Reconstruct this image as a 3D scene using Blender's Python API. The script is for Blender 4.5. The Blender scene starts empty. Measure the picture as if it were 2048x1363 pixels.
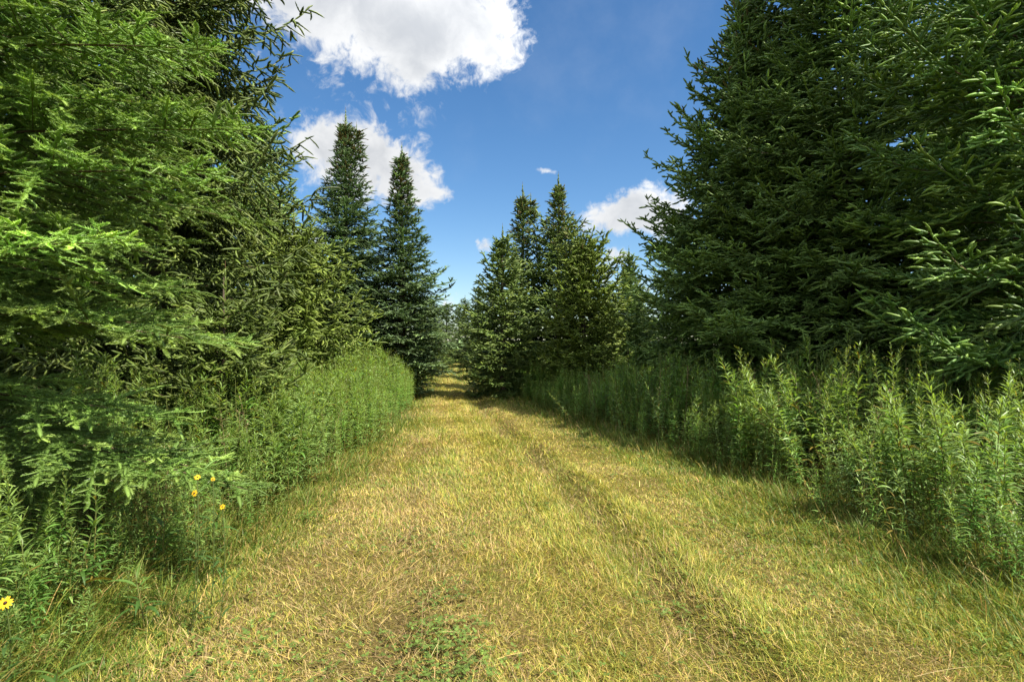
import bpy, math
import numpy as np
from mathutils import Vector

S = bpy.context.scene
C = S.collection
R = math.radians
F_PX = 2048 * 20.0 / 36.0          # focal length in photograph pixels
EYE = 1.5

# ------------------------------------------------------------------ camera
cam_d = bpy.data.cameras.new("camera")
cam_d.lens = 20.0
cam_d.sensor_width = 36.0
cam_d.clip_start = 0.05
cam_d.clip_end = 3000
cam = bpy.data.objects.new("camera", cam_d)
cam.location = (0, 0, EYE)
cam.rotation_euler = (R(90.43), 0, 0)
C.objects.link(cam)
S.camera = cam

# ------------------------------------------------------------------ light
SUN_AZ, SUN_EL = R(125), R(54)      # azimuth clockwise from the view direction (+Y)
SKY_STRENGTH = 0.13
sv = Vector((math.sin(SUN_AZ) * math.cos(SUN_EL), math.cos(SUN_AZ) * math.cos(SUN_EL), math.sin(SUN_EL)))
sun_d = bpy.data.lights.new("sun", 'SUN')
sun_d.energy = 4.9
sun_d.angle = R(0.53)
sun_d.color = (1.0, 0.93, 0.80)
sun = bpy.data.objects.new("sun", sun_d)
sun.rotation_euler = (-sv).to_track_quat('-Z', 'Y').to_euler()
sun.location = (20, -10, 30)
C.objects.link(sun)

S.view_settings.view_transform = 'Standard'
S.view_settings.look = 'None'
S.view_settings.gamma = 1.0
S.view_settings.exposure = 1.28
S.render.engine = 'CYCLES'
S.cycles.max_bounces = 6
S.cycles.diffuse_bounces = 5
S.cycles.glossy_bounces = 2
S.cycles.transmission_bounces = 3
S.cycles.transparent_max_bounces = 4
S.cycles.use_denoising = True
S.cycles.caustics_reflective = False
S.cycles.caustics_refractive = False


class NT:
    """small helper to write node trees"""
    def __init__(s, tree):
        s.t = tree
        tree.nodes.clear()

    def n(s, typ, **kw):
        nd = s.t.nodes.new(typ)
        for k, v in kw.items():
            setattr(nd, k, v)
        return nd

    def put(s, sock, v):
        if isinstance(v, bpy.types.NodeSocket):
            s.t.links.new(v, sock)
        else:
            sock.default_value = v

    def math(s, op, a, b=None, c=None, clamp=False):
        nd = s.n('ShaderNodeMath', operation=op, use_clamp=clamp)
        s.put(nd.inputs[0], a)
        if b is not None:
            s.put(nd.inputs[1], b)
        if c is not None:
            s.put(nd.inputs[2], c)
        return nd.outputs[0]

    def vmath(s, op, a, b=None):
        nd = s.n('ShaderNodeVectorMath', operation=op)
        s.put(nd.inputs[0], a)
        if b is not None:
            s.put(nd.inputs[1], b)
        return nd.outputs['Value'] if op in ('DOT_PRODUCT', 'LENGTH') else nd.outputs['Vector']

    def noise(s, vec, scale, detail=4, rough=0.55, dist=0.0):
        nd = s.n('ShaderNodeTexNoise')
        if vec is not None:
            s.put(nd.inputs['Vector'], vec)
        nd.inputs['Scale'].default_value = scale
        nd.inputs['Detail'].default_value = detail
        nd.inputs['Roughness'].default_value = rough
        nd.inputs['Distortion'].default_value = dist
        return nd.outputs['Fac']

    def mix(s, f, a, b, blend='MIX'):
        nd = s.n('ShaderNodeMix', data_type='RGBA', blend_type=blend)
        s.put(nd.inputs['Factor'], f)
        s.put(nd.inputs['A'], a)
        s.put(nd.inputs['B'], b)
        return nd.outputs['Result']

    def smooth(s, v, a, b):
        nd = s.n('ShaderNodeMapRange', interpolation_type='SMOOTHSTEP')
        s.put(nd.inputs['Value'], v)
        nd.inputs['From Min'].default_value = a
        nd.inputs['From Max'].default_value = b
        return nd.outputs['Result']


def build_world():
    w = bpy.data.worlds.new("World")
    S.world = w
    w.use_nodes = True
    g = NT(w.node_tree)
    out = g.n('ShaderNodeOutputWorld')
    bg = g.n('ShaderNodeBackground')
    g.t.links.new(bg.outputs[0], out.inputs[0])
    sky = g.n('ShaderNodeTexSky', sky_type='NISHITA')
    sky.sun_disc = False
    sky.sun_elevation = SUN_EL
    sky.sun_rotation = SUN_AZ
    sky.altitude = 300
    sky.air_density = 1.0
    sky.dust_density = 0.6
    sky.ozone_density = 2.2
    hsv = g.n('ShaderNodeHueSaturation')
    hsv.inputs['Saturation'].default_value = 1.25
    hsv.inputs['Value'].default_value = 0.53
    g.t.links.new(sky.outputs[0], hsv.inputs['Color'])
    v = g.n('ShaderNodeTexCoord').outputs['Generated']
    v = g.vmath('NORMALIZE', v)

    def direction(px, py):
        return Vector(((px - 1024) / F_PX, 1.0, (690 - py) / F_PX)).normalized()

    def field(blobs):
        tot = None
        for (px, py, rx, ry, tilt, wgt) in blobs:
            c = direction(px, py)
            a = Vector((c.y, -c.x, 0)).normalized()
            b = a.cross(c).normalized() * -1
            t = R(tilt)
            ea = (a * math.cos(t) + b * math.sin(t)) * (F_PX / rx)
            eb = (b * math.cos(t) - a * math.sin(t)) * (F_PX / ry)
            dv = g.vmath('SUBTRACT', v, c)
            da = g.vmath('DOT_PRODUCT', dv, ea)
            db = g.vmath('DOT_PRODUCT', dv, eb)
            d2 = g.math('MULTIPLY_ADD', da, da, g.math('MULTIPLY', db, db))
            near = g.math('LENGTH', 0) if False else g.vmath('DOT_PRODUCT', v, c)
            ok = g.math('GREATER_THAN', near, 0.3)
            f = g.math('MULTIPLY', g.math('EXPONENT', g.math('MULTIPLY', d2, -1.0)), wgt)
            f = g.math('MULTIPLY', f, ok)
            tot = f if tot is None else g.math('ADD', tot, f)
        return tot

    # cumulus seen along the ride: bearings measured from the photograph
    bank = [(740, 10, 150, 88, 0, 1.0), (845, 90, 90, 70, 0, .92), (610, -40, 170, 90, 0, .9), (940, 15, 85, 68, 0, .75),
            (1005, 60, 60, 70, 0, .55), (835, 145, 40, 40, 0, .4), (1010, 115, 45, 25, 0, .35),
            (660, 285, 75, 50, 0, 1.0), (745, 315, 85, 60, 0, .95), (820, 340, 60, 40, -20, .7), (870, 388, 42, 18, 0, .6),
            (690, 370, 90, 35, 0, .5), (790, 390, 60, 30, 0, .45),
            (1215, 432, 55, 36, 0, 1.0), (1280, 415, 50, 36, 0, .95), (1250, 455, 80, 20, 0, .5), (1350, 430, 60, 50, 0, .9),
            (1225, 515, 30, 22, 0, .85), (1255, 565, 70, 26, 0, .8),
            (967, 490, 22, 15, 30, .8), (1093, 341, 24, 6, 4, .7), (905, 608, 34, 18, 0, .85), (600, 500, 90, 24, 0, .7), (590, 470, 70, 20, 0, .6), (1900, 120, 260, 60, 0, .5)]
    F = field(bank)
    w1 = g.noise(v, 9.0, 2, 0.5)
    warp = g.n('ShaderNodeTexNoise')
    g.put(warp.inputs['Vector'], v)
    warp.inputs['Scale'].default_value = 14
    warp.inputs['Detail'].default_value = 3
    vw = g.vmath('ADD', v, g.vmath('MULTIPLY', g.vmath('SUBTRACT', warp.outputs['Color'], (0.5, 0.5, 0.5)), (0.05, 0.05, 0.05)))
    n1 = g.noise(vw, 17.0, 9, 0.62)
    n2 = g.noise(vw, 60.0, 5, 0.6)
    nn = g.math('MULTIPLY_ADD', g.math('SUBTRACT', n2, 0.5), 0.55, g.math('SUBTRACT', n1, 0.5))
    dens = g.math('MULTIPLY_ADD', nn, 2.3, F)
    alpha = g.smooth(dens, 0.32, 1.08)
    has = g.smooth(F, 0.05, 0.25)
    alpha = g.math('MULTIPLY', alpha, has)
    # cloud cover added behind and above the viewer, unseen, to raise the fill light
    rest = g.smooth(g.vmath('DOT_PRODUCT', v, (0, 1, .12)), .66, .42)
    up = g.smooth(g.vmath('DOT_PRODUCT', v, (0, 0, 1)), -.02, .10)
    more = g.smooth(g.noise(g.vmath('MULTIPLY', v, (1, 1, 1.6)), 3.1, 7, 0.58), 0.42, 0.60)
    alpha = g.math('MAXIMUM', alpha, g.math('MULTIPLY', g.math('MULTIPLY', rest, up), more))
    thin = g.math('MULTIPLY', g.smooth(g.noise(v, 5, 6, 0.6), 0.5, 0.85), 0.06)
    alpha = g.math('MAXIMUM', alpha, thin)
    # thick parts of a cloud show a greyer body, edges and lumps stay white
    body = g.smooth(g.math('MULTIPLY_ADD', g.math('SUBTRACT', g.noise(vw, 11, 7, 0.58), 0.5), 3.4, F), 0.5, 2.3)
    ccol = g.mix(body, (0.375, 0.38, 0.385, 1), (0.235, 0.247, 0.265, 1))
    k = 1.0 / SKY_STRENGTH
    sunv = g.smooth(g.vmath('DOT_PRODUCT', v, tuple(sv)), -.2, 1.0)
    gl = g.math('MULTIPLY', g.math('MULTIPLY_ADD', sunv, 2.0, 1.0), k)  # clouds brightened toward the sun, for extra fill from the added ones
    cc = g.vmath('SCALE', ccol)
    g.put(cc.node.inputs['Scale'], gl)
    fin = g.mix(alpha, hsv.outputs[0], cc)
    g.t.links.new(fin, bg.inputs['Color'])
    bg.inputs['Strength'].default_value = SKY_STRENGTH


build_world()

# ------------------------------------------------------------------ helpers
rng = np.random.default_rng(11)


def hash2(ix, iy, seed):
    h = (ix.astype(np.int64) * 374761393 + iy.astype(np.int64) * 668265263 + seed * 1442695041) & 0xFFFFFFFF
    h = ((h ^ (h >> 13)) * 1274126177) & 0xFFFFFFFF
    return ((h ^ (h >> 16)) & 0xFFFFFF) / float(0xFFFFFF)


def vnoise(x, y, seed=0):
    x0 = np.floor(x)
    y0 = np.floor(y)
    fx = x - x0
    fy = y - y0
    fx = fx * fx * (3 - 2 * fx)
    fy = fy * fy * (3 - 2 * fy)
    a = hash2(x0, y0, seed)
    b = hash2(x0 + 1, y0, seed)
    c = hash2(x0, y0 + 1, seed)
    d = hash2(x0 + 1, y0 + 1, seed)
    return (a * (1 - fx) + b * fx) * (1 - fy) + (c * (1 - fx) + d * fx) * fy


def fbm(x, y, seed=0, oct=4):
    t = 0
    amp = 0.5
    for o in range(oct):
        t = t + amp * vnoise(x * 2 ** o, y * 2 ** o, seed + o * 17)
        amp *= 0.5
    return t / (1 - 0.5 ** oct)


def sstep(a, b, x):
    t = np.clip((x - a) / (b - a), 0, 1)
    return t * t * (3 - 2 * t)


def table(ks, vs):
    dd = np.linspace(-60, 160, 2201)
    v = np.interp(dd, ks, vs)
    k = np.ones(25) / 25
    v2 = np.convolve(np.pad(v, 12, mode='edge'), k, 'valid')
    return lambda d: np.interp(d, dd, v2)


# the track: its left edge, right edge and right-hand rut as functions of the distance
XL = table([-8, 3, 9.5, 15.5, 24, 40, 80, 160], [-2.0, -1.95, -1.95, -2.5, -3.25, -5.2, -11, -23])
XR = table([-8, 3.5, 6.6, 10, 15.5, 24, 40, 80, 160], [3.4, 3.1, 2.7, 1.65, 0.2, -1.7, -4.0, -9.6, -22])
XRUT = table([-8, 2.8, 5.5, 10, 15.5, 24, 40, 80, 160], [1.3, 1.02, .66, -.12, -1.05, -2.1, -4.1, -10.2, -23])


def ground_h(x, d):
    x = np.asarray(x, float)
    d = np.asarray(d, float)
    r = XRUT(d)
    l = r - 1.62
    near = sstep(60, 20, d)
    h = -0.065 * np.exp(-((x - r) / .20) ** 2) - 0.04 * np.exp(-((x - l) / .22) ** 2)
    h = h + 0.025 * np.exp(-((x - r - .33) / .14) ** 2) + 0.02 * np.exp(-((x - r + .36) / .16) ** 2)
    h = h * (0.6 + 0.8 * vnoise(x * 0.7, d * 0.7, 3)) * near
    h = h + 0.05 * (fbm(x * 0.8, d * 0.8, 5, 3) - .5) + 0.018 * (fbm(x * 5, d * 5, 9, 2) - .5)
    h = h + 0.10 * sstep(0, 1.2, XL(d) - x) + 0.06 * sstep(0, 1.5, x - XR(d))
    return h


def link(o):
    C.objects.link(o)
    return o


def tag(o, label=None, cat=None, group=None, kind=None):
    if label:
        o['label'] = label
    if cat:
        o['category'] = cat
    if group:
        o['group'] = group
    if kind:
        o['kind'] = kind
    return o


def empty(name, loc, rz=0.0):
    o = bpy.data.objects.new(name, None)
    o.empty_display_size = 0.2
    o.location = loc
    o.rotation_euler = (0, 0, rz)
    return link(o)


class Bag:
    """collects triangles and quads with a colour per vertex and a material per face"""
    def __init__(s):
        s.V, s.col, s.T, s.Q, s.tm, s.qm, s.n = [], [], [], [], [], [], 0

    def add(s, V, F, col, mi=0):
        V = np.asarray(V, np.float32).reshape(-1, 3)
        F = np.asarray(F, np.int64)
        if len(V) == 0:
            return
        col = np.broadcast_to(np.asarray(col, np.float32), (len(V), 3))
        s.V.append(V)
        s.col.append(col)
        if F.shape[1] == 3:
            s.T.append(F + s.n)
            s.tm.append(np.full(len(F), mi))
        else:
            s.Q.append(F + s.n)
            s.qm.append(np.full(len(F), mi))
        s.n += len(V)

    def mesh(s, name, mats, smooth=False):
        me = bpy.data.meshes.new(name)
        V = np.concatenate(s.V)
        col = np.clip(np.concatenate(s.col), 0, 1)
        T = np.concatenate(s.T) if s.T else np.zeros((0, 3), np.int64)
        Q = np.concatenate(s.Q) if s.Q else np.zeros((0, 4), np.int64)
        me.vertices.add(len(V))
        me.vertices.foreach_set('co', V.ravel())
        loops = np.concatenate([T.ravel(), Q.ravel()]).astype(np.int32)
        me.loops.add(len(loops))
        me.loops.foreach_set('vertex_index', loops)
        starts = np.concatenate([np.arange(len(T)) * 3, len(T) * 3 + np.arange(len(Q)) * 4]).astype(np.int32)
        me.polygons.add(len(starts))
        me.polygons.foreach_set('loop_start', starts)
        mi = np.concatenate(s.tm + s.qm).astype(np.int32)
        me.polygons.foreach_set('material_index', mi)
        me.polygons.foreach_set('use_smooth', np.full(len(starts), smooth))
        ca = me.color_attributes.new('Col', 'BYTE_COLOR', 'POINT')
        rgba = np.ones((len(V), 4), np.float32)
        rgba[:, :3] = col
        ca.data.foreach_set('color', rgba.ravel())
        me.update(calc_edges=True)
        for m in mats:
            me.materials.append(m)
        return me

    def obj(s, name, mats, parent=None, smooth=False):
        o = bpy.data.objects.new(name, s.mesh(name, mats, smooth))
        if parent is not None:
            o.parent = parent
        return link(o)


def norm(v):
    return v / (np.linalg.norm(v, axis=-1, keepdims=True) + 1e-9)


def tubes(bag, P0, P1, r0, r1, col, mi=0, sides=3):
    P0 = np.asarray(P0, float)
    P1 = np.asarray(P1, float)
    n = len(P0)
    if n == 0:
        return
    d = norm(P1 - P0)
    ref = np.where(np.abs(d[:, 2:3]) > .9, np.array([[1., 0, 0]]), np.array([[0, 0, 1.]]))
    a = norm(np.cross(d, ref))
    b = np.cross(d, a)
    th = np.arange(sides) * 2 * math.pi / sides
    ring = a[:, None, :] * np.cos(th)[None, :, None] + b[:, None, :] * np.sin(th)[None, :, None]
    r0 = np.broadcast_to(r0, (n,))[:, None, None]
    r1 = np.broadcast_to(r1, (n,))[:, None, None]
    V = np.concatenate([P0[:, None] + ring * r0, P1[:, None] + ring * r1], 1)   # n, 2s, 3
    k = np.arange(sides)
    q = np.stack([k, (k + 1) % sides, (k + 1) % sides + sides, k + sides], 1)
    Fq = (np.arange(n) * 2 * sides)[:, None, None] + q[None]
    col = np.asarray(col, float)
    if col.ndim == 2:
        col = np.repeat(col, 2 * sides, 0)
    bag.add(V.reshape(-1, 3), Fq.reshape(-1, 4), col, mi)


def curve_tube(bag, pts, rad, col, mi=0, sides=8):
    """one continuous tube along a polyline"""
    pts = np.asarray(pts, float)
    n = len(pts)
    t = norm(np.gradient(pts, axis=0))
    ref = np.array([1., 0.13, 0]) if abs(t[0][2]) > .7 else np.array([0, 0, 1.])
    a = norm(np.cross(t, ref))
    b = np.cross(t, a)
    th = np.arange(sides) * 2 * math.pi / sides
    V = pts[:, None] + (a[:, None] * np.cos(th)[None, :, None] + b[:, None] * np.sin(th)[None, :, None]) * np.asarray(rad)[:, None, None]
    i = np.arange(n - 1)[:, None] * sides
    k = np.arange(sides)[None]
    q = np.stack([i + k, i + (k + 1) % sides, i + sides + (k + 1) % sides, i + sides + k], -1).reshape(-1, 4)
    bag.add(V.reshape(-1, 3), q, col, mi)


# ------------------------------------------------------------------ materials
def leaf_mat(name, transl=0.3, rough=0.5, spec=0.3, tint=(1, 1, 1), tr_tint=(1.25, 1.2, 0.5)):
    m = bpy.data.materials.new(name)
    m.use_nodes = True
    g = NT(m.node_tree)
    out = g.n('ShaderNodeOutputMaterial')
    at = g.n('ShaderNodeAttribute', attribute_name='Col')
    tc = g.n('ShaderNodeTexCoord').outputs['Object']
    nz = g.noise(tc, 2.3, 4, 0.6)
    var = g.n('ShaderNodeMapRange')
    g.put(var.inputs['Value'], nz)
    var.inputs['From Min'].default_value = 0.3
    var.inputs['From Max'].default_value = 0.7
    var.inputs['To Min'].default_value = 0.8
    var.inputs['To Max'].default_value = 1.2
    comb = g.n('ShaderNodeCombineColor')
    for i in range(3):
        g.put(comb.inputs[i], g.math('MULTIPLY', var.outputs[0], tint[i]))
    base = g.mix(1.0, at.outputs['Color'], comb.outputs[0], 'MULTIPLY')
    p = g.n('ShaderNodeBsdfPrincipled')
    g.put(p.inputs['Base Color'], base)
    p.inputs['Roughness'].default_value = rough
    p.inputs['Specular IOR Level'].default_value = spec
    tr = g.n('ShaderNodeBsdfTranslucent')
    g.put(tr.inputs['Color'], g.mix(1.0, base, (*tr_tint, 1), 'MULTIPLY'))
    mx = g.n('ShaderNodeMixShader')
    mx.inputs[0].default_value = transl
    g.t.links.new(p.outputs[0], mx.inputs[1])
    g.t.links.new(tr.outputs[0], mx.inputs[2])
    g.t.links.new(mx.outputs[0], out.inputs[0])
    return m


def wood_mat(name):
    m = bpy.data.materials.new(name)
    m.use_nodes = True
    g = NT(m.node_tree)
    out = g.n('ShaderNodeOutputMaterial')
    tc = g.n('ShaderNodeTexCoord').outputs['Object']
    st = g.vmath('MULTIPLY', tc, (1, 1, 0.35))
    nz = g.noise(st, 24, 6, 0.65)
    at = g.n('ShaderNodeAttribute', attribute_name='Col')
    base = g.mix(g.smooth(nz, 0.35, 0.7), at.outputs['Color'], g.mix(1.0, at.outputs['Color'], (.45, .42, .4, 1), 'MULTIPLY'))
    p = g.n('ShaderNodeBsdfPrincipled')
    g.put(p.inputs['Base Color'], base)
    p.inputs['Roughness'].default_value = 0.9
    p.inputs['Specular IOR Level'].default_value = 0.1
    b = g.n('ShaderNodeBump')
    b.inputs['Strength'].default_value = 0.8
    b.inputs['Distance'].default_value = 0.02
    g.put(b.inputs['Height'], nz)
    g.t.links.new(b.outputs[0], p.inputs['Normal'])
    g.t.links.new(p.outputs[0], out.inputs[0])
    return m


def ground_mat():
    m = bpy.data.materials.new("ground")
    m.use_nodes = True
    g = NT(m.node_tree)
    out = g.n('ShaderNodeOutputMaterial')
    tc = g.n('ShaderNodeTexCoord').outputs['Object']
    at = g.n('ShaderNodeAttribute', attribute_name='Col')
    n1 = g.noise(tc, 60, 6, 0.7)
    n2 = g.noise(tc, 9, 5, 0.6)
    c = g.mix(g.smooth(n1, 0.35, 0.7), g.mix(1.0, at.outputs['Color'], (.5, .48, .45, 1), 'MULTIPLY'), g.mix(1.0, at.outputs['Color'], (1.25, 1.2, 1.1, 1), 'MULTIPLY'))
    c = g.mix(g.math('MULTIPLY', g.smooth(n2, 0.5, 0.75), 0.5), c, g.mix(1.0, c, (.7, .85, .5, 1), 'MULTIPLY'))
    p = g.n('ShaderNodeBsdfPrincipled')
    g.put(p.inputs['Base Color'], c)
    p.inputs['Roughness'].default_value = 0.95
    p.inputs['Specular IOR Level'].default_value = 0.08
    b = g.n('ShaderNodeBump')
    b.inputs['Strength'].default_value = 0.9
    b.inputs['Distance'].default_value = 0.03
    g.put(b.inputs['Height'], n1)
    g.t.links.new(b.outputs[0], p.inputs['Normal'])
    g.t.links.new(p.outputs[0], out.inputs[0])
    return m


M_NEEDLE = leaf_mat("needles", 0.25, 0.45, 0.35)
M_FIR = leaf_mat("fir_needles", 0.32, 0.4, 0.4)
M_BARK = wood_mat("bark")
M_LEAF = leaf_mat("weed_leaf", 0.46, 0.42, 0.4)
M_STEM = leaf_mat("weed_stem", 0.1, 0.5, 0.3)
M_GRASS = leaf_mat("grass_blade", 0.35, 0.5, 0.25, tr_tint=(1.15, 1.1, .7))
M_GROUND = ground_mat()
M_PETAL = leaf_mat("yellow_petal", 0.3, 0.5, 0.2, tr_tint=(1, 1, 1))

# ------------------------------------------------------------------ ground
STRAW = np.array([.42, .305, .115])
TAN = np.array([.335, .25, .118])
YEL = np.array([.335, .30, .06])
GRN = np.array([.145, .19, .03])
DGR = np.array([.05, .10, .018])
SOIL = np.array([.13, .085, .045])


def track_weights(x, d):
    """shares of straw, tan clippings, yellow grass, green grass and soil over the ride"""
    r = XRUT(d)
    l = r - 1.62
    e_l = x - XL(d)
    e_r = XR(d) - x
    n = fbm(x * 1.1, d * 0.55, 21, 4)
    n2 = fbm(x * 2.6 + 9, d * 1.6, 33, 4)
    rut = np.exp(-((x - r) / .22) ** 2) * (0.35 + 0.9 * vnoise(x * 1.2, d * .9, 77))
    lrut = np.exp(-((x - l - .05) / .42) ** 2)
    tan = 0.25 * sstep(.45, .7, n2) + 1.0 * lrut * sstep(.3, .55, n) + .6 * rut + .6 * np.exp(-((e_l - .55) / .45) ** 2) * sstep(10, 3, d)
    soil = 2.0 * np.exp(-((x - r - .16 * (vnoise(x * 0 + 3, d * .8, 14) - .5)) / (.13 + .16 * vnoise(x * 0, d * 1.1, 12))) ** 2) * sstep(.40, .62, fbm(x * 2.1, d * 1.1, 37, 4)) + .9 * np.exp(-((x - l) / .13) ** 2) * sstep(.4, .62, n2)
    green = .12 + .8 * sstep(.55, .05, e_l) + 1.0 * sstep(1.6, .2, e_r) + .55 * sstep(.52, .72, fbm(x * 1.7 + 3, d * 1.3, 51, 4)) * sstep(12, 5, d)
    straw = .22 + .5 * sstep(.5, .65, n)
    yel = .75 + .7 * np.exp(-((x - r + .55) / .3) ** 2) + .4 * np.exp(-((x - r - .5) / .3) ** 2)
    lat = x - r
    band = fbm(lat * 3.2 + 7, d * .12, 91, 3)
    green = green + .8 * sstep(.5, .66, band) + .28
    tan = tan + .35 * sstep(.52, .36, band)
    W = np.stack([straw, tan, yel, green, soil], -1)
    return W / W.sum(-1, keepdims=True)


def build_ground():
    def axis(lo, fine0, fine1, hi, step, grow):
        a = list(np.arange(fine0, fine1, step))
        s, v = step, fine1
        while v < hi:
            a.append(v)
            s *= grow
            v += s
        a.append(hi)
        s, v, pre = step, fine0, []
        while v > lo:
            s *= grow
            v -= s
            pre.append(max(v, lo))
        return np.array(pre[::-1] + a)
    xs = axis(-700, -4.5, 4.5, 700, .06, 1.12)
    ys = axis(-300, 1.0, 20, 1500, .07, 1.08)
    X, Y = np.meshgrid(xs, ys)
    H = ground_h(X, Y)
    far = sstep(60, 400, np.hypot(X, Y))
    H = H - far * 1.0
    V = np.stack([X, Y, H], -1).reshape(-1, 3)
    nx, ny = len(xs), len(ys)
    i = np.arange(ny - 1)[:, None] * nx + np.arange(nx - 1)[None]
    q = np.stack([i, i + 1, i + nx + 1, i + nx], -1).reshape(-1, 4)
    x, d = V[:, 0], V[:, 1]
    W = track_weights(x, d)
    col = W @ np.stack([STRAW * .5, TAN * .55, YEL * .45, GRN * .55, SOIL * .8])
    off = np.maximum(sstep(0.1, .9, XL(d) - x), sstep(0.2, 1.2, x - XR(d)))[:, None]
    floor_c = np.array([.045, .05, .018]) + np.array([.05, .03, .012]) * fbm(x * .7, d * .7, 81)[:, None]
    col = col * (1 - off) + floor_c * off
    b = Bag()
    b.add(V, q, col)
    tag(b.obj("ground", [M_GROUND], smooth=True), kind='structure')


build_ground()


# ------------------------------------------------------------------ grass
def blades(bag, x, d, length, width, lean, az, col, rows=2, curl=None, z0=None):
    """curved blades: rows-1 quads and a tip triangle each"""
    n = len(x)
    z = ground_h(x, d) if z0 is None else z0
    h = np.stack([np.cos(az), np.sin(az), np.zeros(n)], -1)
    wa = az + math.pi / 2 + rng.normal(0, .6, n)
    s = np.stack([np.cos(wa), np.sin(wa), np.zeros(n)], -1)
    curl = rng.uniform(.2, 1.1, n) if curl is None else curl
    p = np.stack([x, d, z], -1)
    rowsV = []
    for r in range(rows + 1):
        t = r / rows
        if r < rows:
            w = width * (1 - .45 * t) * .5
            rowsV += [p - s * w[:, None], p + s * w[:, None]]
        else:
            rowsV += [p]
        ang = lean + curl * t          # from vertical
        st = (length / rows)[:, None]
        p = p + st * (np.sin(ang)[:, None] * h + np.cos(ang)[:, None] * np.array([0, 0, 1.]))
    V = np.stack(rowsV, 1)
    k = V.shape[1]
    base = np.arange(n)[:, None] * k
    qs = []
    for r in range(rows - 1):
        qs.append(base + np.array([[2 * r, 2 * r + 1, 2 * r + 3, 2 * r + 2]]))
    tri = base + np.array([[k - 3, k - 2, k - 1]])
    cr = np.repeat(col, k, 0)
    n0 = bag.n
    bag.add(V.reshape(-1, 3), tri, cr)
    if qs:
        bag.Q.append(np.concatenate(qs) + n0)
        bag.qm.append(np.zeros(sum(map(len, qs)), int))


def pick(W, pal, jit=.22):
    c = (W.cumsum(-1) > rng.random(len(W))[:, None]).argmax(-1)
    col = pal[c]
    return col * np.exp(rng.normal(0, jit, (len(W), 1))) * (1 + rng.normal(0, .06, (len(W), 3)))


def in_view(x, d, m=.6):
    return np.abs(x) < .93 * d + m


def sample_band(d0, d1, dens, p):
    n = int(dens * (d0 / 1.65) ** -p * 8.6 * math.log(d1 / d0) * d0)
    d = d0 * np.exp(rng.random(n) * math.log(d1 / d0))
    d = d[rng.random(n) < (d / d0) ** (1 - p)]
    return rng.uniform(-4.3, 4.3, len(d)) + np.minimum(0, (XL(d) + XR(d) - 1.2) / 2) * (d > 9), d


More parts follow.
